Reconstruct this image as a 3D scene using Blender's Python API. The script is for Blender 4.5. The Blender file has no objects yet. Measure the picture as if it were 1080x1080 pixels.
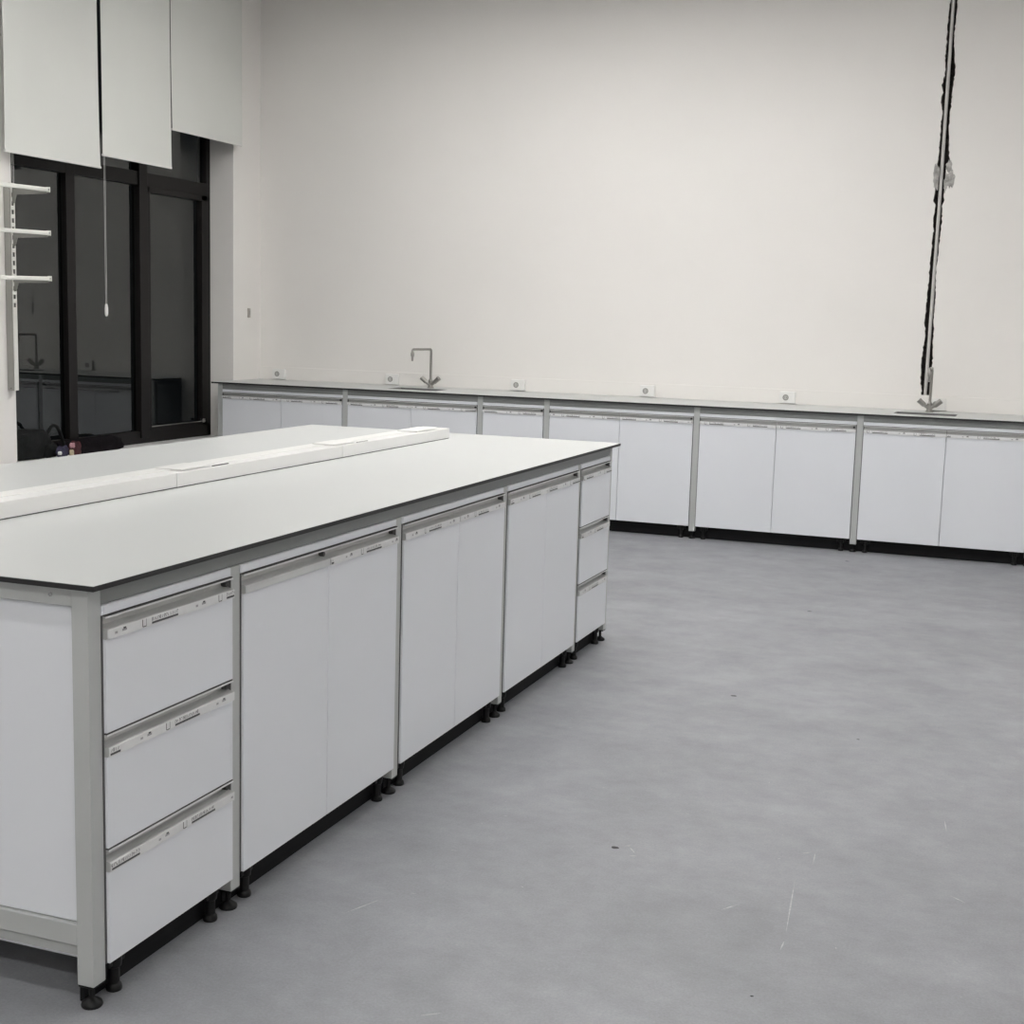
import bpy, bmesh, math, random
from mathutils import Vector, Matrix
random.seed(7)
PI = math.pi
# ------------------------------------------------------------------ camera, world, exposure, lamps
sc = bpy.context.scene
C = sc.collection
YAW, PIT, ROL = 0.35307, 0.14059, 0.02861
cd = bpy.data.cameras.new('camera'); cam = bpy.data.objects.new('camera', cd); C.objects.link(cam)
cy_, sy_ = math.cos(YAW), math.sin(YAW)
fw = Vector((-sy_*math.cos(PIT), cy_*math.cos(PIT), -math.sin(PIT)))
rt = Vector((cy_, sy_, 0)); up = rt.cross(fw)
r2 = math.cos(ROL)*rt + math.sin(ROL)*up; u2 = -math.sin(ROL)*rt + math.cos(ROL)*up
m = Matrix((r2, u2, -fw)).transposed().to_4x4(); m.translation = Vector((1.69474, -2.19306, 1.43899))
cam.matrix_world = m
cd.sensor_fit = 'HORIZONTAL'; cd.sensor_width = 36; cd.lens = 1442.404/1080*36
cd.clip_start = .05; cd.clip_end = 100
sc.camera = cam
w = bpy.data.worlds.new('night'); sc.world = w; w.use_nodes = True
w.node_tree.nodes['Background'].inputs[0].default_value = (.035, .04, .045, 1)
w.node_tree.nodes['Background'].inputs[1].default_value = .12
sc.view_settings.view_transform = 'Standard'; sc.view_settings.look = 'None'
sc.view_settings.exposure = 0.15; sc.view_settings.gamma = 1; sc.view_settings.use_curve_mapping = False
LAMP_Z = 3.80
LAMPS = [(-.2, -3.6, 19.3), (2.2, -3.6, 35.5), (3.8, -3.6, 33.0), (-2.6, -1.2, 21.0), (-.2, -1.2, 8.6), (3.8, -1.2, 9.0), (-.2, 1.2, 16.4),
         (-2.6, 3.4, 17.0), (-.2, 3.4, 35.0), (2.2, 3.4, 25.3), (3.8, 3.4, 19.0), (-1.75, 5.6, 19.0), (-.2, 5.5, 23.0), (3.8, 5.4, 3.7)]     # x, y, strength of the diffuser

# ------------------------------------------------------------------ measured places (metres)
XW, XR, YF = -4.075, 4.9, -5.0      # left wall, right wall, wall behind the camera
B, YB, CEIL = 6.7975, 7.4906, 4.35  # face of the back bench, back wall, ceiling
T = .012; HT = .9                   # worktop thickness and height
PW = .040

# ------------------------------------------------------------------ materials
def mat(name, col, rough=.5, metal=0, noise=None, bump=None, trans=0, emis=None, spec=.5):
    M = bpy.data.materials.new(name); M.use_nodes = True
    n = M.node_tree.nodes; l = M.node_tree.links; b = n['Principled BSDF']
    b.inputs['Base Color'].default_value = (*col, 1); b.inputs['Roughness'].default_value = rough
    b.inputs['Metallic'].default_value = metal; b.inputs['Transmission Weight'].default_value = trans
    b.inputs['Specular IOR Level'].default_value = spec
    if emis:
        b.inputs['Emission Color'].default_value = (*emis[0], 1); b.inputs['Emission Strength'].default_value = emis[1]
    tc = n.new('ShaderNodeTexCoord')
    if noise:      # (scale, amount)
        t = n.new('ShaderNodeTexNoise'); t.inputs['Scale'].default_value = noise[0]; t.inputs['Detail'].default_value = 6
        l.new(tc.outputs['Object'], t.inputs['Vector'])
        r = n.new('ShaderNodeMapRange'); r.inputs[1].default_value = .3; r.inputs[2].default_value = .7
        r.inputs[3].default_value = 1-noise[1]; r.inputs[4].default_value = 1+noise[1]
        l.new(t.outputs['Fac'], r.inputs[0])
        h = n.new('ShaderNodeVectorMath'); h.operation = 'SCALE'; h.inputs[0].default_value = col
        l.new(r.outputs[0], h.inputs['Scale']); l.new(h.outputs[0], b.inputs['Base Color'])
    if bump:       # (scale, strength)
        t = n.new('ShaderNodeTexNoise'); t.inputs['Scale'].default_value = bump[0]; t.inputs['Detail'].default_value = 4
        l.new(tc.outputs['Object'], t.inputs['Vector'])
        k = n.new('ShaderNodeBump'); k.inputs['Strength'].default_value = bump[1]; k.inputs['Distance'].default_value = .01
        l.new(t.outputs['Fac'], k.inputs['Height']); l.new(k.outputs[0], b.inputs['Normal'])
    return M

WALL = mat('wall_paint', (.825, .807, .778), .85, noise=(1.5, .012), bump=(60, .05))
REVEAL = WALL
CEILM = mat('ceiling_paint', (.42, .41, .40), .9, noise=(2, .01))
WHITE = mat('white_melamine', (.73, .752, .79), .38, noise=(3, .006))
TOP = mat('worktop_laminate', (.565, .58, .572), .33, noise=(4, .006))
CORE = mat('black_laminate_core', (.012, .012, .013), .5, noise=(30, .05))
FRAME = mat('grey_powder_coat', (.44, .455, .45), .42, noise=(5, .01))
ALU = mat('anodised_aluminium', (.50, .505, .50), .38, .35, noise=(20, .01))
ALUB = mat('aluminium_lip', (.60, .61, .61), .35, .2, noise=(20, .01))
LIPM = mat('bright_lip', (.72, .73, .73), .3, noise=(20, .01))
FILM = mat('protective_film', (.72, .725, .73), .25, noise=(40, .03))
PRINT = mat('film_print', (.06, .06, .065), .6, noise=(60, .1))
PRINTG = mat('film_print_faint', (.30, .30, .31), .6, noise=(60, .1))
BLACK = mat('black_plastic', (.006, .006, .0065), .45, noise=(40, .1), spec=.25)
GAPM = mat('gap_shade_grey', (.10, .10, .10), .7, noise=(40, .05))  # dark grey standing in for shade in the gaps beside the fronts
PLINTH = mat('black_plinth', (.007, .007, .008), .6, noise=(12, .1), spec=.15)
FRAMEB = mat('shaded_beam_grey', (.225, .235, .23), .45, noise=(5, .01))  # frame grey darkened to hold the shadow of the worktop overhang
TRUNK = mat('white_trunking', (.80, .80, .785), .3, noise=(6, .005))
PVC = mat('white_plastic', (.82, .82, .80), .3, noise=(6, .005))
SOCK = mat('socket_grey', (.30, .30, .285), .5, noise=(40, .05))
SOCKL = mat('socket_insert', (.48, .48, .46), .5, noise=(40, .05))
SLOT = mat('dark_slot', (.05, .05, .05), .6, noise=(40, .05))
STEEL = mat('brushed_steel', (.36, .35, .33), .35, .8, noise=(60, .04))
CHROME = mat('chrome', (.7, .7, .7), .15, 1, noise=(60, .02))
WFRAME = mat('dark_bronze_window_frame', (.0085, .0072, .007), .45, noise=(8, .1), spec=.25)
BLIND = mat('blind_fabric', (.69, .70, .665), .8, noise=(2, .015), bump=(300, .05))
BLINDH = mat('blind_hem', (.72, .72, .69), .5, noise=(20, .01))
CORDM = mat('cord_white', (.62, .62, .6), .5, noise=(80, .03))
RACK = mat('cream_enamel', (.80, .80, .75), .35, noise=(10, .02))
RACKS = mat('rack_side', (.36, .36, .33), .45, noise=(10, .05))
RACKG = mat('grey_enamel', (.22, .22, .20), .45, noise=(10, .05))
MASON = mat('shaded_broken_masonry', (.045, .04, .036), .95, noise=(35, .6), bump=(70, 1))  # broken masonry, its colour darkened to carry the shade deep in the chase
BRKEDGE = mat('broken_plaster_edge', (.20, .185, .17), .95, noise=(60, .5), bump=(90, 1))
PLAST = mat('rough_plaster', (.42, .41, .39), .95, noise=(40, .35), bump=(80, 1))
PIPE = mat('pipe_grey', (.60, .59, .565), .45, noise=(12, .03))
SINK = mat('sink_resin', (.16, .16, .16), .4, noise=(20, .05))
BAGM = mat('black_nylon', (.006, .007, .007), .7, noise=(25, .4), bump=(120, .5), spec=.2)
JACK = mat('dark_wool', (.0075, .006, .0075), .9, noise=(25, .4), bump=(80, .8), spec=.1)
REDM = mat('dark_red_cloth', (.05, .008, .012), .8, noise=(50, .5))
BLUEM = mat('blue_violet_cloth', (.025, .022, .055), .7, noise=(50, .5))
PINKM = mat('pink_patch', (.5, .27, .3), .5, noise=(50, .3))
CREAMM = mat('cream_patch', (.55, .47, .32), .5, noise=(50, .3))
LHOUSE = mat('lamp_housing', (.7, .7, .7), .5, noise=(10, .01))
def glow(p): return mat('lamp_diffuser', (.9, .9, .9), .5, emis=((1, .985, .965), p))
GLASS = mat('window_glass', (.55, .58, .56), 0.0, trans=1)
for g in (GLASS,): g.node_tree.nodes['Principled BSDF'].inputs['IOR'].default_value = 1.5

def floor_mat():
    M = mat('grey_vinyl_floor', (.3, .3, .3), .48)
    n = M.node_tree.nodes; l = M.node_tree.links; b = n['Principled BSDF']; tc = n.new('ShaderNodeTexCoord')
    def noise(s, d, rough=.6, sc3=(1, 1, 1)):
        mp = n.new('ShaderNodeMapping'); mp.inputs['Scale'].default_value = sc3; l.new(tc.outputs['Object'], mp.inputs[0])
        t = n.new('ShaderNodeTexNoise'); t.inputs['Scale'].default_value = s; t.inputs['Detail'].default_value = d
        t.inputs['Roughness'].default_value = rough; l.new(mp.outputs[0], t.inputs['Vector']); return t.outputs['Fac']
    def ramp(src, a, b_, lo, hi):
        r = n.new('ShaderNodeMapRange'); l.new(src, r.inputs[0])
        for i, v in enumerate((a, b_, lo, hi)): r.inputs[i+1].default_value = v
        return r.outputs[0]
    def mul(a, b_):
        k = n.new('ShaderNodeMath'); k.operation = 'MULTIPLY'; l.new(a, k.inputs[0]); l.new(b_, k.inputs[1]); return k.outputs[0]
    big = ramp(noise(1.1, 5, .62, (1, 1.6, 1)), .3, .7, .87, 1.13)
    mid = ramp(noise(7, 8, .75), .3, .7, .87, 1.13)
    fine = ramp(noise(160, 3, .7), .3, .7, .90, 1.10)
    v = mul(mul(big, mid), fine)
    h = n.new('ShaderNodeVectorMath'); h.operation = 'SCALE'; h.inputs[0].default_value = (.256, .263, .279)
    l.new(v, h.inputs['Scale']); l.new(h.outputs[0], b.inputs['Base Color'])
    l.new(ramp(noise(4, 6), .3, .7, .40, .56), b.inputs['Roughness'])
    return M
FLOOR = floor_mat()
SCUFF = mat('pale_scuff', (.42, .42, .435), .6, noise=(60, .3))

# ------------------------------------------------------------------ mesh helpers
class MB:
    def __init__(s): s.v = []; s.f = []; s.m = []; s.mats = []; s.smooth = []
    def mi(s, M):
        if M not in s.mats: s.mats.append(M)
        return s.mats.index(M)
    def add(s, vs, fs, M, smooth=False):
        o = len(s.v); s.v += [tuple(v) for v in vs]; k = s.mi(M)
        for f in fs: s.f.append([o+i for i in f]); s.m.append(k); s.smooth.append(smooth)
        return s
    def box(s, x0, y0, z0, x1, y1, z1, M, faces=None):
        vs = [(x0,y0,z0),(x1,y0,z0),(x1,y1,z0),(x0,y1,z0),(x0,y0,z1),(x1,y0,z1),(x1,y1,z1),(x0,y1,z1)]
        fs = {'b':(0,3,2,1),'t':(4,5,6,7),'f':(0,1,5,4),'r':(1,2,6,5),'k':(2,3,7,6),'l':(3,0,4,7)}
        if faces is None: return s.add(vs, list(fs.values()), M)
        for k, f in fs.items(): s.add([vs[i] for i in f], [(0,1,2,3)], faces.get(k, M))
        return s
    def bevbox(s, x0, y0, z0, x1, y1, z1, M, r=.002, seg=2):
        bm = bmesh.new(); bmesh.ops.create_cube(bm, size=1)
        for v in bm.verts: v.co = ((x0+x1)/2+v.co.x*(x1-x0), (y0+y1)/2+v.co.y*(y1-y0), (z0+z1)/2+v.co.z*(z1-z0))
        bmesh.ops.bevel(bm, geom=bm.edges[:], offset=r, segments=seg, affect='EDGES', profile=.6)
        return s.bm(bm, M)
    def bm(s, bm, M, smooth=False):
        bm.verts.index_update(); s.add([v.co[:] for v in bm.verts], [[v.index for v in f.verts] for f in bm.faces], M, smooth); bm.free(); return s
    def extr(s, prof, x0, x1, M, cap=True):      # profile of (y,z) swept along x
        n = len(prof); vs = [(x0,y,z) for y,z in prof]+[(x1,y,z) for y,z in prof]
        fs = [(i,(i+1)%n,n+(i+1)%n,n+i) for i in range(n)]
        if cap: fs += [tuple(range(n))[::-1], tuple(range(n,2*n))]
        return s.add(vs, fs, M)
    def tube(s, pts, r, M, n=16, cap=True):
        pts = [Vector(p) for p in pts]; rs = r if isinstance(r, (list, tuple)) else [r]*len(pts)
        vs = []; ref = None
        for i, p in enumerate(pts):
            d = ((pts[min(i+1,len(pts)-1)]-pts[max(i-1,0)])).normalized()
            if ref is None: ref = Vector((0,0,1)) if abs(d.z) < .9 else Vector((1,0,0))
            a = d.cross(ref).normalized(); b = a.cross(d).normalized(); ref = b
            for k in range(n):
                t = 2*PI*k/n; vs.append(p + rs[i]*(math.cos(t)*a+math.sin(t)*b))
        fs = [(i*n+k, i*n+(k+1)%n, (i+1)*n+(k+1)%n, (i+1)*n+k) for i in range(len(pts)-1) for k in range(n)]
        s.add(vs, fs, M, True)
        if cap: s.add(vs[:n], [tuple(range(n))[::-1]], M); s.add(vs[-n:], [tuple(range(n))], M)
        return s
    def lathe(s, prof, cx, cy, M, n=20):         # profile of (r,z)
        vs = [(cx+r*math.cos(2*PI*k/n), cy+r*math.sin(2*PI*k/n), z) for r, z in prof for k in range(n)]
        fs = [(i*n+k, i*n+(k+1)%n, (i+1)*n+(k+1)%n, (i+1)*n+k) for i in range(len(prof)-1) for k in range(n)]
        return s.add(vs, fs, M, True)
    def build(s, name, parent=None, kind=None):
        me = bpy.data.meshes.new(name); me.from_pydata(s.v, [], s.f)
        for M in s.mats: me.materials.append(M)
        me.polygons.foreach_set('material_index', s.m); me.polygons.foreach_set('use_smooth', s.smooth)
        bm = bmesh.new(); bm.from_mesh(me); bmesh.ops.remove_doubles(bm, verts=bm.verts, dist=1e-6)
        bmesh.ops.recalc_face_normals(bm, faces=bm.faces); bm.to_mesh(me); bm.free()
        if any(s.smooth):
            try: me.set_sharp_from_angle(angle=math.radians(40))
            except Exception: pass
        me.update()
        o = bpy.data.objects.new(name, me); C.objects.link(o)
        if parent: o.parent = parent
        if kind: o['kind'] = kind
        return o

def tag(o, label, cat, group=None):
    o['label'] = label; o['category'] = cat
    if group: o['group'] = group
    return o
def thing(name, label, cat, loc=(0,0,0), rz=0, group=None):
    o = bpy.data.objects.new(name, None); C.objects.link(o); o.empty_display_size = .1
    o.location = loc; o.rotation_euler = (0,0,rz); return tag(o, label, cat, group)
def struct(name, mb, parent=None): return mb.build(name, parent, 'structure')

# ------------------------------------------------------------------ room shell
struct('floor', MB().box(XW-.6, YF, -.05, XR, YB+.1, 0, FLOOR))
struct('ceiling', MB().box(XW-.6, YF, CEIL, XR, YB+.1, CEIL+.1, CEILM))
struct('wall_right', MB().box(XR, YF, 0, XR+.1, YB+.1, CEIL, WALL))
struct('wall_front', MB().box(XW-.6, YF-.1, 0, XR, YF, CEIL, WALL))
# left wall with the window opening (far jamb in view)
WY0, WY1, WZ0, WZ1, WD = 4.617, 7.089, .45, 3.75, .30
lw = MB()
lw.box(XW-WD-.02, YF, 0, XW, WY0, CEIL, WALL)
lw.box(XW-WD-.02, WY1, 0, XW, YB+.1, CEIL, WALL)
lw.box(XW-WD-.02, WY0, 0, XW, WY1, WZ0, WALL)
lw.box(XW-WD-.02, WY0, WZ1, XW, WY1, CEIL, WALL)
struct('wall_left', lw)
struct('trim_1', MB().bevbox(XW-.20, WY0+.002, WZ0, XW+.012, WY1-.002, WZ0+.012, TRUNK, .003)).name = 'trim_1'

# back wall with a jagged chase cut for the pipe
def YBP(l): return l
L_ = [(3.9,1.068),(3.573,1.068),(3.16,1.053),(3.05,1.047),(2.93,1.052),(2.80,1.040),(2.715,1.028),(2.66,1.045),(2.60,1.033),(2.575,1.022),(2.49,1.045),
      (2.47,1.040),(2.42,1.043),(2.33,1.040),(2.24,1.036),(2.14,1.025),(2.08,1.012)]
# measured in photo coordinates, turned into wall coordinates by the same camera
def onwall(u, v):
    d = fw + (u-540)/1442.404*r2 - (v-540)/1442.404*u2
    t = (YB-(-2.19306))/d.y; p = Vector((1.69474, -2.19306, 1.43899)) + t*d
    return p.x, p.z
def pl(lst, s, ox, oy): return [onwall(x/s+ox, y/s+oy) for x, y in lst]
left = pl([(405,0),(392,100),(383,230),(375,320),(378,370),(372,400),(360,440),(368,470),(355,520),(362,590),(357,620),(350,700),(345,800),(335,850),(331,900),(330,960),(325,1000),(315,1040),(325,1078)],4.907,920,0) + \
       pl([(278,40),(290,70),(278,130),(278,200),(270,270),(262,350),(255,430),(248,500),(240,580),(236,600),(242,640),(232,720),(222,800),(218,880),(225,936)],4.32,920,200)
right = pl([(442,0),(438,60),(432,100),(425,200),(425,270),(430,340),(432,385),(425,400),(415,470),(410,540),(400,600),(397,690),(398,800),(402,830),(385,860),(378,920),(375,980),(366,1000),(372,1040),(362,1078)],4.907,920,0) + \
        pl([(328,40),(318,70),(318,130),(312,200),(305,240),(302,300),(292,350),(290,400),(288,460),(288,520),(280,560),(280,640),(275,700),(275,770),(270,850),(262,934)],4.32,920,200)
ZC0 = 1.003
def at_z(lst, z):
    lst = sorted(lst, key=lambda p: p[1])
    if z <= lst[0][1]: return lst[0][0]
    if z >= lst[-1][1]: return lst[-1][0]
    for (a, za), (b, zb) in zip(lst, lst[1:]):
        if za <= z <= zb: return a+(b-a)*(z-za)/max(zb-za, 1e-6)
bw = MB(); rnd = random.Random(3)
zs = [ZC0]; 
while zs[-1] < 3.95: zs.append(zs[-1]+rnd.uniform(.010, .022))
zs[-1] = 3.97
jl = [at_z(left, z)+rnd.uniform(-.0035, .0035) for z in zs]; jr = [at_z(right, z)+rnd.uniform(-.0035, .0035) for z in zs]
DEP = .07
def vcol(xs, y): return [(x, y, z) for x, z in zip(xs, zs)]
n = len(zs)
for xs, xe in ((jl, XW-.4), (jr, XR+.1)):
    bw.add(vcol(xs, YB)+vcol([xe]*n, YB), [(i, i+1, n+i+1, n+i) for i in range(n-1)], WALL)
# plaster break-away lip then masonry darkened for its deep shade
dl = [x+rnd.uniform(.000, .006) for x in jl]; dr = [x-rnd.uniform(.000, .006) for x in jr]
bw.add(vcol(jl, YB)+vcol(dl, YB+.012), [(i, i+1, n+i+1, n+i) for i in range(n-1)], BRKEDGE)
bw.add(vcol(jr, YB)+vcol(dr, YB+.012), [(i, i+1, n+i+1, n+i) for i in range(n-1)], BRKEDGE)
bw.add(vcol(dl, YB+.012)+vcol([x-.004 for x in dl], YB+DEP), [(i, i+1, n+i+1, n+i) for i in range(n-1)], MASON)
bw.add(vcol(dr, YB+.012)+vcol([x+.004 for x in dr], YB+DEP), [(i, i+1, n+i+1, n+i) for i in range(n-1)], MASON)
bw.add(vcol([x-.004 for x in dl], YB+DEP)+vcol([x+.004 for x in dr], YB+DEP), [(i, i+1, n+i+1, n+i) for i in range(n-1)], MASON)
bw.add([(XW-.4,YB,0),(XR+.1,YB,0),(XR+.1,YB,ZC0),(XW-.4,YB,ZC0)], [(0,1,2,3)], WALL)
bw.add([(XW-.4,YB,3.97),(XR+.1,YB,3.97),(XR+.1,YB,CEIL),(XW-.4,YB,CEIL)], [(0,1,2,3)], WALL)
bw.add([(jl[0],YB,ZC0),(jr[0],YB,ZC0),(jr[0]+.004,YB+DEP,ZC0),(jl[0]-.004,YB+DEP,ZC0)], [(0,1,2,3)], BRKEDGE)
bw.add([(XW-.4,YB+.12,0),(XR+.1,YB+.12,0),(XR+.1,YB+.12,CEIL),(XW-.4,YB+.12,CEIL)], [(0,1,2,3)], MASON)
o = bpy.data.objects.new('wall_back', None)
wb = struct('wall_back', bw)

# floor marks: small dark holes with chipped rims and pale scuffs, parts of the floor
fl = bpy.data.objects['floor']
sm = MB()
def scuff(a, b_, wd=.004):
    a = Vector((*a, .0006)); b_ = Vector((*b_, .0006)); d = (b_-a).normalized(); q = Vector((-d.y, d.x, 0))*wd/2
    sm.add([a, (a+b_)/2+q, b_, (a+b_)/2-q], [(0,1,2,3)], SCUFF)
for a, b_ in [((1.235,1.274),(1.264,.953)), ((1.267,.915),(1.266,.86)), ((1.262,1.41),(1.257,1.50)), ((1.223,1.48),(1.25,1.50)), ((1.576,1.919),(1.587,1.82)),
              ((1.092,1.021),(1.127,1.074)), ((.775,1.322),(.800,1.285)), ((.757,1.325),(.776,1.335)), ((.81,1.27),(.79,1.262)), ((.25,.62),(.30,.74)),
              ((.33,1.10),(.352,1.10)), ((1.62,1.35),(1.66,1.32)), ((.62,.25),(.66,.28)), ((1.9,1.2),(1.93,1.23))]: scuff(a, b_)
rr = random.Random(11)
for _ in range(46):
    x, y = rr.uniform(.2, 2.1), rr.uniform(.0, 2.4); a = rr.uniform(0, PI); s = rr.uniform(.006, .02)
    scuff((x, y), (x+s*math.cos(a), y+s*math.sin(a)), .0022)
sm.build('scuff_marks', fl, 'structure')
for i, (x, y, r) in enumerate([(.738,1.303,.011), (.729,2.998,.012), (.765,4.768,.012), (.757,6.415,.013), (1.246,2.628,.006), (1.246,.613,.004)]):
    hl = MB(); rr = random.Random(i); k = 12
    ring = [(x+r*rr.uniform(.8,1.15)*math.cos(2*PI*j/k), y+r*rr.uniform(.6,.95)*math.sin(2*PI*j/k), .0008) for j in range(k)]
    hl.add(ring, [tuple(range(k))], BLACK); hl.build('hole', fl, 'structure')

# ------------------------------------------------------------------ window
win = bpy.data.objects.new('window_1', None); C.objects.link(win); win['kind'] = 'structure'; win.location = (XW-.2, (WY0+WY1)/2, WZ0)
def wpart(name, mb, parent=win):
    o = mb.build(name, None, 'structure'); o.parent = parent
    if parent is win: o.matrix_parent_inverse = Matrix.Translation(-win.location)
    return o
GX = XW-.205      # face of the frames
f0, f1 = GX-.06, GX
wf = MB()
wf.bevbox(f0, WY0, WZ0, f1, WY0+.22, WZ1, WFRAME, .003); wf.bevbox(f0, WY1-.055, WZ0, f1, WY1, WZ1, WFRAME, .003)
wf.bevbox(f0, WY0, WZ0, f1, WY1, WZ0+.10, WFRAME, .003); wf.bevbox(f0, WY0, WZ1-.06, f1, WY1, WZ1, WFRAME, .003)
wpart('window_frame', wf)
wpart('mullion', MB().bevbox(f0, 5.375, WZ0+.05, f1+.004, 5.465, WZ1-.03, WFRAME, .003))
wpart('mullion', MB().bevbox(f0, 6.165, WZ0+.05, f1+.012, 6.265, WZ1-.03, WFRAME, .003))
wpart('transom', MB().bevbox(f0, WY0+.1, 2.30, f1+.002, WY1-.02, 2.395, WFRAME, .003))
sa = MB()
for (a, b_, c, d) in [(6.262,.545,6.30,2.302), (6.965,.545,7.036,2.302)]: sa.bevbox(f0+.01, a, b_, f1+.006, c, d, WFRAME, .003)
sa.bevbox(f0+.01, 6.262, .545, f1+.006, 7.036, .575, WFRAME, .003); sa.bevbox(f0+.01, 6.262, 2.26, f1+.006, 7.036, 2.302, WFRAME, .003)
ss = wpart('sash', sa)
wpart('sash_trim', MB().bevbox(f1+.004, 6.30, .574, f1+.012, 7.0, .581, STEEL, .001), ss)
wpart('catch', MB().bevbox(f1+.006, 6.93, .57, f1+.03, 6.965, .60, CHROME, .002), ss)
for (y0, y1, z0, z1) in [(4.83,5.376,.54,2.302), (5.464,6.167,.54,2.302), (6.298,6.967,.57,2.262), (4.83,5.376,2.394,WZ1-.055), (5.464,6.167,2.394,WZ1-.055), (6.263,7.036,2.394,WZ1-.055)]:
    wpart('window_glass', MB().box(f0+.022, y0, z0, f0+.028, y1, z1, GLASS))

# ------------------------------------------------------------------ ceiling lamps (above the picture)
for i, (x, y, pw_) in enumerate(LAMPS):
    t = thing('ceiling_lamp', 'suspended white lamp %.1f m from left wall and %.1f m from back wall' % (x-XW, YB-y), 'lamp', (x, y, LAMP_Z), 0, 'linear lamps under the ceiling')
    MB().bevbox(-1.05, -.11, 0, 1.05, .11, .05, LHOUSE, .004).build('housing', t)
    MB().box(-1.04, -.10, -.006, 1.04, .10, -.001, glow(pw_)).build('diffuser', t)
    for sx in (-.8, .8): MB().tube([(sx, 0, .05), (sx, 0, CEIL-LAMP_Z)], .002, STEEL, 6).build('wire', t)

# ------------------------------------------------------------------ cabinets (local: x to the right, -y towards the viewer)
FT = .008     # how far fronts stand out of the posts' faces
def handle_mesh(x0, x1, top, film=True):
    y = lambda d: -d
    p = [(y(FT),top),(y(FT),top-.0022),(y(-.008),top-.005),(y(-.013),top-.013),(y(-.011),top-.020),(y(.0),top-.0245),(y(FT+.002),top-.026),(y(FT+.004),top-.028),
         (y(FT+.004),top-.045),(y(FT),top-.047),(y(-.016),top-.047),(y(-.016),top)]
    mb = MB().extr(p, x0, x1, ALU)
    mb.box(x0, -(FT-.001), top, x1, -.001, top+.0024, SLOT)  # dark strip painting the shade in the gap above the handle
    mb.box(x0, -(FT+.0012), top-.0032, x1, -(FT-.0005), top-.0002, LIPM)
    # bright lip face
    mb.box(x0, -(FT+.0045), top-.0455, x1, -(FT+.0038), top-.0275, ALUB)
    return mb
def film_mesh(x0, x1, top, phase):
    """clear film on the lip, printed in grey with a row of marks that repeats every 29 cm"""
    mb = MB(); yf = -(FT+.0052)
    mb.box(x0+.002, yf, top-.0465, x1-.002, yf+.0007, top-.0265, FILM)
    yp = yf-.0003; z0 = top-.046
    def q(a, b_, c, d, M, skew=0):
        a2, b2 = max(a, x0+.003), min(b_, x1-.003)
        if b2 > a2: mb.add([(a2,yp,z0+c),(b2,yp,z0+c),(b2+skew,yp,z0+d),(a2+skew,yp,z0+d)], [(0,1,2,3)], M)
    P_ = .29; k = math.floor((x0-phase)/P_)-1
    while phase+k*P_ < x1+.1:
        s = phase+k*P_; k += 1
        q(s-.004, s+.005, .007, .012, PRINTG)
        q(s+.020, s+.036, .008, .013, PRINTG); q(s+.024, s+.033, .012, .016, PRINT)
        # shield like mark
        q(s+.088, s+.0905, .003, .018, PRINT); q(s+.101, s+.1035, .003, .018, PRINTG); q(s+.0895, s+.1025, .0015, .0035, PRINT)
        # text row over a dark bar
        q(s+.122, s+.218, .0025, .0072, PRINT)
        x = s+.122; rr = random.Random(int(s*1000))
        while x < s+.215:
            wd = rr.choice((.003, .004, .005)); q(x, x+.0015, .009, .0155, PRINT, rr.choice((-.003, 0, .003))); 
            if rr.random() > .4: q(x, x+wd, rr.choice((.009, .0145)), rr.choice((.0115, .017)), PRINTG)
            x += wd+.0035
    return mb
CARC_D = .56
def front(cab, name, x0, x1, z0, z1, film=True, phase=.0, spot=True):
    mb = MB().bevbox(x0, -FT, z0, x1, .014, z1-.0465, WHITE, .0012, 1)
    f = mb.build(name, cab)
    h = handle_mesh(x0, x1, z1).build('handle', f)
    if film: film_mesh(x0, x1, z1, phase).build('protective_film', f)
    if spot:   # dark end plug in the groove
        MB().tube([(x1-.014, -.0015, z1-.014), (x1-.014, .012, z1-.014)], .0062, SLOT, 10).build('end_plug', f)
    return f
def cabinet_foot(x, y):
    m_ = MB(); m_.lathe([(0,0),(.0165,0),(.0175,.004),(.016,.012),(.012,.016),(.012,.050),(.016,.054),(.0172,.065),(.0172,.085),(0,.085)], x, y, BLACK)
    return m_
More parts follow.
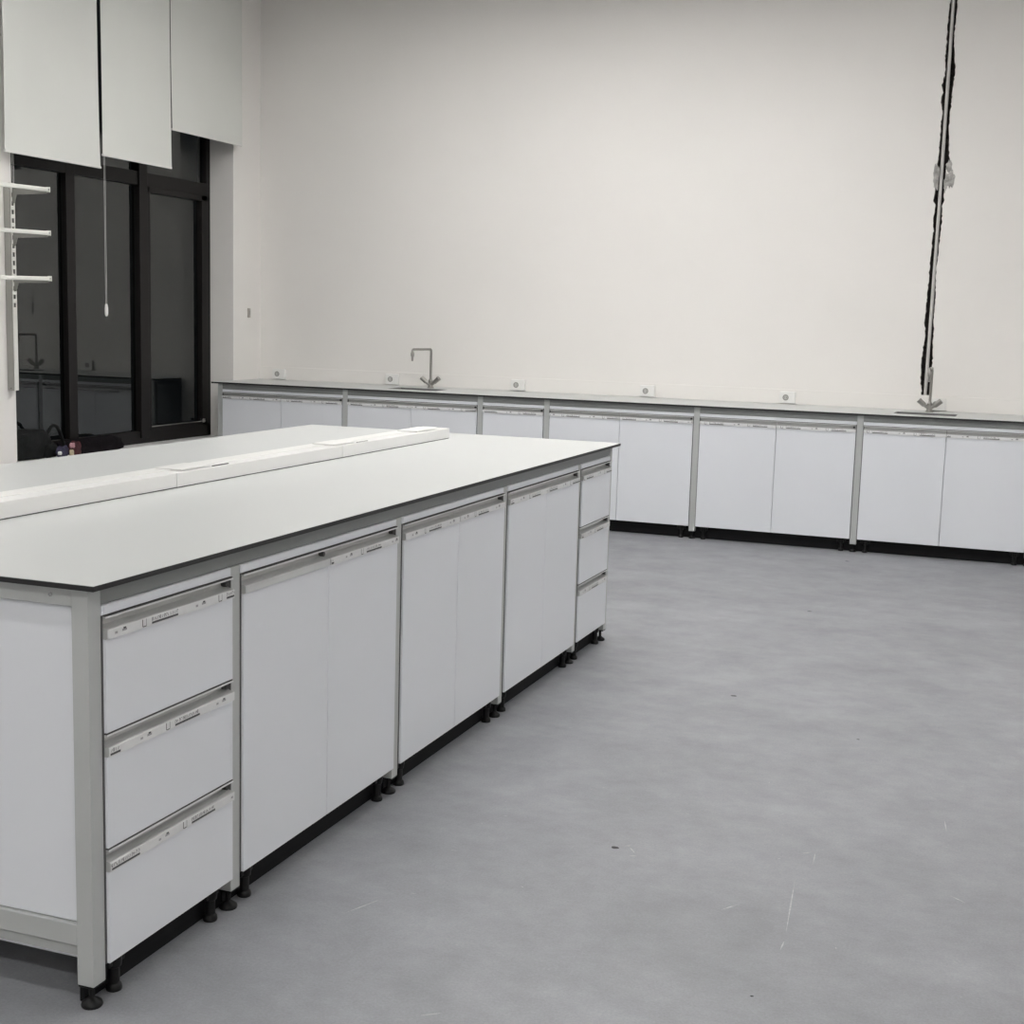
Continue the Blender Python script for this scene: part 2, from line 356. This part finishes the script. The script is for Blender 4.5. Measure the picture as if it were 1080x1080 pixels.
def cabinet(kind, label, loc, rz, w, group, phases, film=True, D=CARC_D, name=None):
    """kind: drawers, doors (two leaves), door (one leaf)"""
    cab = thing(name or {'drawers':'drawer_cabinet','doors':'base_cabinet','door':'base_cabinet'}[kind], label, 'cabinet', loc, rz, group)
    zb, zt = .086, .846
    ca = MB(); t = .018
    ca.box(0, .015, zb, t, D, zt, WHITE); ca.box(w-t, .015, zb, w, D, zt, WHITE)
    ca.box(t, .015, zb, w-t, D, zb+t, WHITE); ca.box(t, .0, zt-.0205, w-t, .08, zt, WHITE); ca.box(t, D-.008, zb+t, w-t, D, zt, WHITE)
    ca.box(0, -.001, zt-.0205, t, .015, zt, WHITE); ca.box(w-t, -.001, zt-.0205, w, .015, zt, WHITE)
    ca.box(-.0008, -.001, zb, .0036, .0149, zt-.021, GAPM); ca.box(w-.0018, -.001, zb, w+.0008, .0149, zt-.021, GAPM)  # added strips that paint shade into the gaps next to the posts
    ca.build('carcass', cab)
    MB().bevbox(.003, -.0035, zt-.0195, w-.003, -.0002, zt-.001, WHITE, .0008, 1).build('top_rail', cab)
    MB().box(-.019, .040, .002, w+.019, .052, .083, PLINTH).build('plinth', cab)
    for x in (.055, w-.055):
        f = cabinet_foot(x, .022).build('foot', cab)
        MB().bevbox(x-.028, .014, .058, x+.028, .0395, .080, BLACK, .003).build('plinth_clip', f)
    g = .0015
    if kind == 'drawers':
        zs_ = [(.581, .8235), (.336, .5780), (zb, .3330)]
        for (a, b_), ph in zip(zs_, phases): front(cab, 'drawer', .0032, w-.002, a, b_-.0005, film, ph)
    elif kind == 'doors':
        mlist = film if isinstance(film, tuple) else (film, film)
        front(cab, 'door', .0032, w/2-g, zb, .8225, mlist[0], phases[0], mlist[0] is False)
        front(cab, 'door', w/2+g, w-.002, zb, .8225, mlist[1], phases[1])
    else:
        front(cab, 'door', .0032, w-.002, zb, .8225, film, phases[0])
    return cab

def post(bf, x, y=0, z0=.051, z1=HT-T-.0005, w=PW, foot=True):
    p = MB().bevbox(x-w/2, y, z0, x+w/2, y+w, z1, FRAME, .002, 2).build('post', bf)
    if foot: post_foot(x, y+w/2, z0).build('levelling_foot', p)
    return p
def post_foot(x, y, z0=.051):
    m_ = MB(); m_.bevbox(x-.019, y-.019, z0-.005, x+.019, y+.019, z0+.001, BLACK, .001, 1)
    m_.lathe([(0,0),(.021,0),(.0225,.004),(.021,.009),(.011,.016),(.006,.02),(.006,z0-.004)], x, y, BLACK)
    return m_

# ---- island: local x runs along world +Y, viewer side faces world +X
IL = 3.684; IW = 1.4959; RZ = PI/2
pc = [.020, .5424, 1.4413, 2.3313, 3.2001, IL-.020]
isl = thing('bench_frame', 'grey steel frame of the island bench, posts on black feet', 'bench frame', (0,0,0), RZ)
for i, x in enumerate(pc): post(isl, x, z1=(HT-T-.0005) if i in (0, 5) else HT-T-.0415)
for x in (pc[0], pc[2], pc[3], pc[5]): post(isl, x, IW-PW, z1=(HT-T-.0005) if x in (pc[0], pc[5]) else HT-T-.0415)
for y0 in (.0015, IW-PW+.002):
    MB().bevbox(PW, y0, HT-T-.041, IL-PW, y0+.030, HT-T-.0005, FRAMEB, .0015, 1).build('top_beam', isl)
for x in (.002, IL-.032):
    MB().bevbox(x, PW, HT-T-.041, x+.030, IW-PW, HT-T-.0005, FRAME, .0015, 1).build('end_beam', isl)
    lo = MB(); lo.bevbox(x, PW, .134, x+.030, IW-PW, .180, FRAME, .0015, 1).build('lower_beam', isl)
sc_ = MB().tube([(.0025, .090, .868), (-.001, .090, .868)], .0042, CHROME, 12).build('screw', isl)
post_extra = MB().tube([(.0025, IW-.090, .868), (-.001, IW-.090, .868)], .0042, CHROME, 12).build('screw', isl)
# end panels between the posts (near end seen)
for x, nm in ((.012, 'near'), (IL-.028, 'far')):
    p = thing('end_panel', 'flush white end panel at the %s end of the island' % nm, 'panel', (0,0,0), RZ)
    MB().bevbox(x, PW+.002, .182, x+.016, IW-PW-.002, .846, WHITE, .001, 1).build('panel', p)
    MB().bevbox(x+.0, PW+.002, .108, x+.014, IW-PW-.002, .1325, FRAME, .001, 1).build('lower_edge', p)
bp = MB().box(PW+.01, IW-.030, .086, IL-PW-.01, IW-.014, .845, WHITE).build('back_panel'); bp.rotation_euler = (0,0,RZ)
tag(bp, 'long white panel on the far side of the island, facing the windows', 'panel')
# cabinets
h = PW/2+.0015
units = [('drawers', 0, 1, (.070-.04, .152-.04, .214-.04), True, 'white three-drawer cabinet at the near end of the island'),
         ('doors', 1, 2, (.30, .0785), (False, True), 'white two-door island cabinet with one handle free of printed film'),
         ('doors', 2, 3, (.05, .17), True, 'third white cabinet along the island, two doors with printed film on both handles'),
         ('doors', 3, 4, (.11, .02), True, 'fourth white cabinet along the island, two narrow doors beside the far drawers'),
         ('drawers', 4, 5, (.21, .10, .05), True, 'white three-drawer cabinet at the far end of the island')]
for k, a, b_, ph, film, lb in units:
    x0 = pc[a]+h; x1 = pc[b_]-h
    if k == 'doors' and film == (False, True): ph = (.0, 1.082-x0)
    cabinet(k, lb, (0, x0, 0), RZ, x1-x0, 'cabinets along the island', ph, film)
# worktops
def slab(name, label, x0, x1, y0, y1, holes=(), parent=None):
    mb = MB(); z0, z1 = HT-T, HT; c = .0012
    xs = [x0]+[e for hx in holes for e in (hx[0], hx[1])]+[x1]
    F = {'t': TOP, 'b': TOP}
    def blk(a, b_, c_, d):
        mb.box(a, c_, z0, b_, d, z1-c, CORE, {'b': TOP}); mb.add([(a,c_,z1-c),(b_,c_,z1-c),(b_,d,z1-c),(a,d,z1-c),(a,c_,z1),(b_,c_,z1),(b_,d,z1),(a,d,z1)],
               [(4,5,6,7),(0,1,5,4),(1,2,6,5),(2,3,7,6),(3,0,4,7)], TOP)
    if not holes: blk(x0, x1, y0, y1)
    else:
        hy0, hy1 = holes[0][2], holes[0][3]
        blk(x0, x1, y0, hy0); blk(x0, x1, hy1, y1)
        for a, b_ in zip(xs[0::2], xs[1::2]): blk(a, b_, hy0, hy1)
    o = mb.build(name, parent); return tag(o, label, 'worktop')
slab('worktop', 'large white island worktop with a thin black edge', .0317-IW-.0634, .0317, -.0235, IL+.0171)
# cable trunking along the island's middle
TX0, TX1, TH = -.822, -.686, .0455
tr = thing('cable_trunking', 'long white cable trunking box along the middle of the island worktop', 'cable trunking', (0,0,HT))
for a, b_ in ((-.0+.26, 1.318), (1.3215, 2.40), (2.403, 3.431)):
    s_ = MB(); s_.bevbox(TX0, a, .0022, TX1, b_, TH, TRUNK, .0025, 2); s_.build('segment', tr)
MB().box(TX0+.004, .27, .0002, TX1-.0015, 3.425, .0022, SLOT).build('base_shadow_strip', tr)  # dark strip painted in as the shadow line under the trunking
MB().bevbox(TX0+.012, .27, TH-.0005, TX0+.078, 3.42, TH+.0022, PVC, .001, 1).build('cover_strip', tr)
for i, (a, b_) in enumerate([(1.37, 1.53), (2.37, 2.54), (3.12, 3.34)]):
    near = ['nearest the camera, by the trunking seam', 'middle one of three', 'at the far end of the island'][i]
    t = thing('socket_module', 'flat white socket module on the trunking, %s' % near, 'socket', ((TX0+TX1)/2, a, HT+TH+.0022), 0, 'socket modules on the trunking')
    MB().bevbox(-.045, 0, 0, .050, b_-a, .0045, PVC, .002, 2).build('plate', t)
    if i < 2: MB().bevbox(.052, b_-a+.005, -.0018, .0565, b_-a+.10, .0008, SLOT if i == 0 else SOCK, .0008, 1).build('cable_slot', t)

# ---- back bench
bc = [-4.0105+.002, -2.9479, -1.8806, -1.3835, -.3231, .7421, 1.806, 2.87]
bb = thing('bench_frame', 'grey steel frame of the long bench under the back wall', 'bench frame', (0, B, 0))
BD = YB-B-.03
for x in bc: post(bb, x); post(bb, x, BD-PW, foot=True)
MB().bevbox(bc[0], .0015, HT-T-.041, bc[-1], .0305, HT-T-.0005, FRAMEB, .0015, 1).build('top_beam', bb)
bu = [('doors', 0, 1, 'white two-door cabinet at the left end of the back bench, beside the window'),
      ('doors', 1, 2, 'white two-door cabinet under the left tap on the back bench'),
      ('door', 2, 3, 'narrow one-door white cabinet in the back bench, seen above the island'),
      ('doors', 3, 4, 'white two-door back bench cabinet, partly behind the far corner of the island'),
      ('doors', 4, 5, 'white two-door back bench cabinet just left of the right sink cabinet'),
      ('doors', 5, 6, 'white two-door cabinet under the right sink, below the pipe chase'),
      ('doors', 6, 7, 'white two-door cabinet of the back bench, beyond the right edge of the photo')]
rr = random.Random(5)
for k, a, b_, lb in bu:
    x0 = bc[a]+h; x1 = bc[b_]-h
    cabinet(k, lb, (x0, B, 0), 0, x1-x0, 'cabinets along the back wall', (rr.uniform(0,.25), rr.uniform(0,.25)), True)
SKY0, SKY1 = 6.965, 7.225
sinks = [(-2.70, -2.30, SKY0, SKY1), (.925, 1.315, SKY0, SKY1)]
slab('worktop', 'long white worktop with two sinks along the back wall', XW+.001, 3.0, B-.022, YB-.001, sinks)
for i, (a, b_, c, d) in enumerate(sinks):
    s_ = MB(); zt = HT-.0012; t = .006; dp = .16
    inn = [(a+t, c+t), (b_-t, c+t), (b_-t, d-t), (a+t, d-t)]; out = [(a+.0005,c+.0005),(b_-.0005,c+.0005),(b_-.0005,d-.0005),(a+.0005,d-.0005)]; low = [(a+.02,c+.02),(b_-.02,c+.02),(b_-.02,d-.02),(a+.02,d-.02)]
    vs = [(x,y,zt) for x,y in out]+[(x,y,zt) for x,y in inn]+[(x,y,HT-dp) for x,y in low]+[(x,y,HT-dp-.006) for x,y in out]
    fs = []
    for r_ in (0, 4): fs += [(r_+j, r_+(j+1)%4, r_+4+(j+1)%4, r_+4+j) for j in range(4)]
    fs += [(8,9,10,11), (12,13,14,15)]+[(j, (j+1)%4, 12+(j+1)%4, 12+j) for j in range(4)]
    t_ = thing('sink', ['dark recessed sink in the worktop by the left tap', 'dark recessed sink in the worktop under the pipe chase'][i], 'sink', (0,0,0), 0, 'sinks in the back worktop')
    s_.add(vs, fs, SINK); s_.build('basin', t_)
    MB().lathe([(0,HT-dp+.001),(.022,HT-dp+.001),(.026,HT-dp+.004),(.030,HT-dp)], (a+b_)/2, (c+d)/2, CHROME).build('drain', t_)
# upstand
us = MB().bevbox(XW+.001, YB-.010, HT+.0002, 3.0, YB-.0005, ZC0-.002, PVC, .0015, 1).build('upstand')
us.data.materials[0] = WALL
tag(us, 'low off-white upstand strip between back worktop and wall', 'upstand')

# ---- taps
def tap(label, x, y, ang, ln, hgt=.292, drop=.055):
    t = thing('tap', label, 'tap', (x, y, HT), 0, 'lab taps on the back bench')
    MB().lathe([(0,0),(.026,0),(.027,.004),(.020,.010),(.017,.03),(.018,.055),(.012,.062),(.010,.072),(0,.072)], 0, 0, STEEL).build('base', t)
    dx, dy = math.sin(ang), -math.cos(ang); R = .018; pts = [(0,0,.06), (0,0,hgt-R)]
    for k in range(1, 6): a = PI/2*k/5; pts.append((dx*R*(1-math.cos(a)), dy*R*(1-math.cos(a)), hgt-R+R*math.sin(a)))
    pts.append((dx*(ln-R), dy*(ln-R), hgt))
    for k in range(1, 6): a = PI/2*k/5; q = ln-R+R*math.sin(a); pts.append((dx*q, dy*q, hgt-R+R*math.cos(a)))
    sp = MB().tube(pts, .0092, STEEL, 14).build('spout', t)
    e = (dx*ln, dy*ln)
    MB().lathe([(.0085,hgt-R+.002),(.013,hgt-R-.010),(.013,hgt-R-.026),(.009,hgt-R-.036),(.0068,hgt-R-drop-.012),(0,hgt-R-drop-.012)], *e, STEEL, 14).build('nozzle', sp)
    for s in (-1, 1):
        k = MB(); k.tube([(0,-.004,.022), (s*.030,-.006,.042), (s*.034,-.0065,.045)], [.011,.011,.0125], STEEL, 14)
        k.tube([(s*.034,-.0065,.045), (s*.072,-.010,.078)], [.0165,.0185], STEEL, 12)
        k.build('handle', t)
    return t
tap('steel lab tap with its spout swung left, near the left end of the back bench', -2.492, 7.31, -math.radians(7.2), .268)
tap('steel lab tap with its spout facing the room, in front of the pipe chase', 1.128, 7.33, math.radians(0), .25)

# ---- wall sockets
for i, (x, nm) in enumerate([(-3.885,'leftmost one, near the window corner'), (-2.885,'just left of the left tap'), (-1.845,'second to the right of the left tap'),
                             (-.845,'above the island end'), (.165,'between island and right tap'), (1.17,'behind the right tap, half hidden')]):
    t = thing('wall_socket', 'white wall socket on the back upstand, %s' % nm, 'socket', (x, YB-.0105, .946), 0, 'wall sockets above the back worktop')
    MB().bevbox(-.055, -.028, -.041, .055, 0, .041, PVC, .005, 2).build('housing', t)
    f = MB(); nn = 24; f.tube([(-.012,-.0295,0), (-.012,-.027,0)], .021, SOCK, nn); f.build('socket_face', t)
    MB().tube([(-.012,-.0305,0), (-.012,-.029,0)], .0135, SOCKL, 20).build('insert', t)
    for s in (-1, 1): MB().tube([(-.012+s*.008,-.0312,0), (-.012+s*.008,-.030,0)], .0025, SLOT, 8).build('pin_hole', t)

# ---- pipe in the chase with a rough plaster dab
pa, pb = onwall(975.6, 415.0), onwall(1005.6, 0.0)
px = [pa, onwall(990.3, 220), pb]
kx = (pb[0]-pa[0])/(pb[1]-pa[1])
pm = MB().tube([(pa[0]-.0, YB+.018, .99)] + [(x, YB+.018, z) for x, z in px[1:]] + [(pb[0]+kx*.4, YB+.018, 3.96)], .0115, PIPE, 14).build('conduit_pipe')
tag(pm, 'pale grey pipe running up inside the broken chase in the back wall', 'pipe')
pd = MB(); rr = random.Random(9)
def dab(cu, cv, ru, rv, th=.010, n_=22, inner=5):
    cx_, cz_ = onwall(cu, cv); s = onwall(cu+1, cv)[0]-cx_
    vs = [(cx_, YB-th, cz_)]; fs = []
    for k in range(1, inner+1):
        f = k/inner
        for j in range(n_):
            a = 2*PI*j/n_; jr_ = 1+(.25 if k == inner else .12)*rr.uniform(-1, 1)
            vs.append((cx_+ru*s*f*jr_*math.cos(a), YB-.0006-th*(1-f*f)*rr.uniform(.3, 1), cz_+rv*s*f*jr_*math.sin(a)))
    for j in range(n_): fs.append((0, 1+j, 1+(j+1)%n_))
    for k in range(inner-1):
        for j in range(n_):
            a = 1+k*n_; fs.append((a+j, a+n_+j, a+n_+(j+1)%n_, a+(j+1)%n_))
    pd.add(vs, fs, PLAST)
dab(987.5, 187, 3.3, 15, .006); dab(1001, 176, 3.2, 7, .006); dab(1002.5, 189, 4.5, 9, .007); dab(997.5, 193, 2.0, 10, .005)
po = pd.build('plaster_patch'); tag(po, 'rough grey plaster dab around the pipe halfway up the chase', 'plaster')

# ---- blinds
def chain(t, y0, dx, z0, z1):
    c = MB()
    c.tube([(dx, y0, z1), (dx, y0+.002, z0+.06), (dx, y0+.006, z0+.02)], .0012, CORDM, 6)
    c.tube([(dx, y0+.010, z1), (dx, y0+.014, z0+.06), (dx, y0+.010, z0+.02)], .0012, CORDM, 6)
    return c.build('pull_cord', t)
BX = XW+.08
blds = [(4.474, 5.368, 4.479, 5.346, 2.328, 'left white roller blind, hanging lowest, by the shelf rack', .0),
        (5.388, 6.157, 5.388, 6.148, 2.411, 'middle white roller blind with a long pull cord', .0),
        (6.168, 7.081, 6.160, 7.086, 2.678, 'right white roller blind, pulled highest, next to the room corner', .0)]
for i, (b0, b1, t0, t1, zb, lb, off) in enumerate(blds):
    t = thing('roller_blind', lb, 'blind', (BX, (b0+b1)/2, zb), 0, 'roller blinds over the window')
    c = (b0+b1)/2; zt = 4.12-zb; N = 24; cl = MB(); vs = []; th = .0012
    for k in range(N+1):
        z = zt*k/N; f = k/N; e = math.exp(-z/.35)
        ya = (t0+(b0-t0)*e)-c; yb = (t1+(b1-t1)*e)-c
        wob = .004*math.sin(4*f+i)*(1-f)
        vs += [(wob, ya, z), (wob, yb, z), (wob-th, yb, z), (wob-th, ya, z)]
    fs = []
    for k in range(N):
        a = 4*k
        for j in range(4): fs.append((a+j, a+(j+1)%4, a+4+(j+1)%4, a+4+j))
    fs += [(0,1,2,3), (4*N,4*N+1,4*N+2,4*N+3)]
    cl.add(vs, fs, BLIND, False); cl.build('fabric', t)
    MB().bevbox(-.006, b0-c-.001, -.006, .007, b1-c+.001, .008, BLINDH, .003, 2).build('hem_bar', t)
    MB().tube([(-.02, t0-c+.003, zt), (-.02, t1-c-.003, zt)], .028, BLIND, 18).build('roller', t)
    if i == 1:
        co = chain(t, 5.425-c, -.018, 1.385-zb, zt)
        wgt = MB(); wgt.lathe([(0,.085),(.008,.08),(.012,.055),(.012,.022),(.008,.004),(0,0)], -.018, 5.433-c, PVC, 12)
        o_ = wgt.build('cord_weight', co); o_.location.z = 1.375-zb
    if i == 0: chain(t, 4.598-c, -.055, 2.02-zb, zt)

# ---- wall shelf rack on the pier left of the window
RY = 4.5675
rk = thing('shelf_rack', 'cream slotted wall rack with three rails, left of the window', 'rack', (XW, RY, .92))
def upright(y):
    m_ = MB(); z1 = 1.232; a, b_ = -.020, .020
    m_.box(.0005, a, 0, .0022, b_, z1, RACKG); m_.box(.0005, a, 0, .050, a+.002, z1, RACKG); m_.box(.0005, b_-.002, 0, .050, b_, z1, RACKG)
    f = MB(); zz = 0; sl = []
    z = .50
    while z < 1.20: sl.append(z); z += .050
    prev = 0
    xs0, xs1 = .048, .050
    for z in sl:
        f.box(xs0, a, prev, xs1, b_, z, RACK); f.box(xs0, a, z, xs1, -.009, z+.026, RACK); f.box(xs0, .009, z, xs1, b_, z+.026, RACK); prev = z+.026
    f.box(xs0, a, prev, xs1, b_, z1, RACK)
    f.box(.030, a+.002, .4, .032, b_-.002, z1, SLOT)  # added dark sheet painting the shade behind the slots
    for M_, src in ((0, m_), ): f.v, f.f, f.m, f.mats, f.smooth = f.v, f.f, f.m, f.mats, f.smooth
    for (vs_, fs_, M_) in [(m_.v, m_.f, RACKS)]: f.add(vs_, fs_, M_)
    o_ = f.build('upright', rk); o_.location.y = y
    MB().tube([(.025, a-.0005, .012), (.025, a+.001, .012)], .004, SLOT, 8).build('screw', o_)
    return o_
upright(0); upright(-.90)
for zc in (2.113, 1.861, 1.595):
    z = zc-.92
    for yy in (0, -.90):
        ar = MB(); pz = z-.014
        ar.add([(.046,yy-.003,pz+.024),(.298,yy-.003,pz+.012),(.298,yy-.003,pz-.010),(.080,yy-.003,pz-.015),(.064,yy-.003,pz-.062),(.046,yy-.003,pz-.068)]+
               [(.046,yy+.003,pz+.024),(.298,yy+.003,pz+.012),(.298,yy+.003,pz-.010),(.080,yy+.003,pz-.015),(.064,yy+.003,pz-.062),(.046,yy+.003,pz-.068)],
               [(5,4,3,2,1,0),(6,7,8,9,10,11)]+[(j,(j+1)%6,6+(j+1)%6,6+j) for j in range(6)], RACKG)
        ar.build('bracket', rk)
    dr_ = .020
    r_ = MB().bevbox(.283, -.94, z-.012, .309, .012, z+.012, RACK, .005, 3).build('rail', rk)
    for v in r_.data.vertices: v.co.z += (v.co.y-.012)*dr_
    e = MB(); e.bevbox(.281, .012, z-.016, .311, .018, z+.016, RACK, .0025, 2); e.build('end_cap', r_)
    # bolt hole on the room-facing side near the end
    MB().tube([(.3085, .004, z), (.3112, .004, z)], .004, SLOT, 10).build('bolt', r_)

# small switch on the left wall beside the corner
t = thing('wall_switch', 'tiny grey cover plate on the wall strip between window and corner', 'switch', (XW, 7.312, 1.423))
MB().bevbox(0, -.016, -.036, .010, .016, .036, mat('grey_brown_plastic', (.42, .38, .35), .5, noise=(30, .05)), .002, 1).build('plate', t)
MB().bevbox(.010, -.008, -.018, .013, .008, .018, SOCK, .0015, 1).build('button', t)

# ---- things left on the window sill
def blob(mb, c, s, M, seed=0, amp=.18, power=2.6, sub=3):
    rr = random.Random(seed); bm = bmesh.new(); bmesh.ops.create_icosphere(bm, subdivisions=sub, radius=1)
    ph = [rr.uniform(0, 6) for _ in range(6)]
    for v in bm.verts:
        d = v.co.normalized(); k = (abs(d.x)**power+abs(d.y)**power+abs(d.z)**power)**(-1/power)
        w_ = 1+amp*(math.sin(5*d.x+ph[0])*math.sin(4*d.y+ph[1])+.5*math.sin(9*d.y+ph[2])*math.sin(8*d.z+ph[3]))
        v.co = Vector((c[0]+s[0]*d.x*k*w_, c[1]+s[1]*d.y*k*w_, max(c[2]+s[2]*d.z*k*w_, SZ)))
    mb.bm(bm, M, True); return mb
SZ = WZ0+.0125
bag = thing('bag', 'black bag with a raised handle loop on the window sill', 'bag', (XW-.125, 4.9, SZ))
SZ = 0
blob(blob(MB(), (0, -.05, .09), (.062, .20, .10), BAGM, 2, .14), (.01, .13, .045), (.055, .085, .05), BAGM, 4, .15).build('bag_body', bag)
hp = [(.035, .10+.17*k/12, .07+.145*math.sin(PI*min(1, .12+k/12*.85))**.75 - .02*k/12) for k in range(13)]
MB().tube(hp, .011, BAGM, 8).build('handle', bag)
jk = thing('jacket', 'dark folded jacket lying flat on the window sill right of the bag', 'jacket', (XW-.115, 5.49, WZ0+.0125))
blob(MB(), (-.01, .01, .03), (.062, .30, .066), JACK, 5, .10, 4.5).build('cloth', jk)
pu = thing('pouch', 'small multicoloured cloth pouch between black bag and dark jacket', 'pouch', (XW+.006, 5.14, WZ0+.0125))
blob(MB(), (-.024, -.075, .038), (.018, .055, .036), BLUEM, 8, .2).build('blue_cloth', pu)
blob(MB(), (-.024, .045, .045), (.018, .055, .05), REDM, 9, .2).build('red_cloth', pu)
blob(MB(), (-.006, .0, .075), (.012, .022, .016), PINKM, 10, .2).build('pink_patch', pu)
blob(MB(), (-.002, -.012, .028), (.012, .018, .020), CREAMM, 11, .2).build('cream_patch', pu)
blob(MB(), (-.004, -.125, .035), (.010, .015, .011), PVC, 12, .2).build('white_patch', pu)
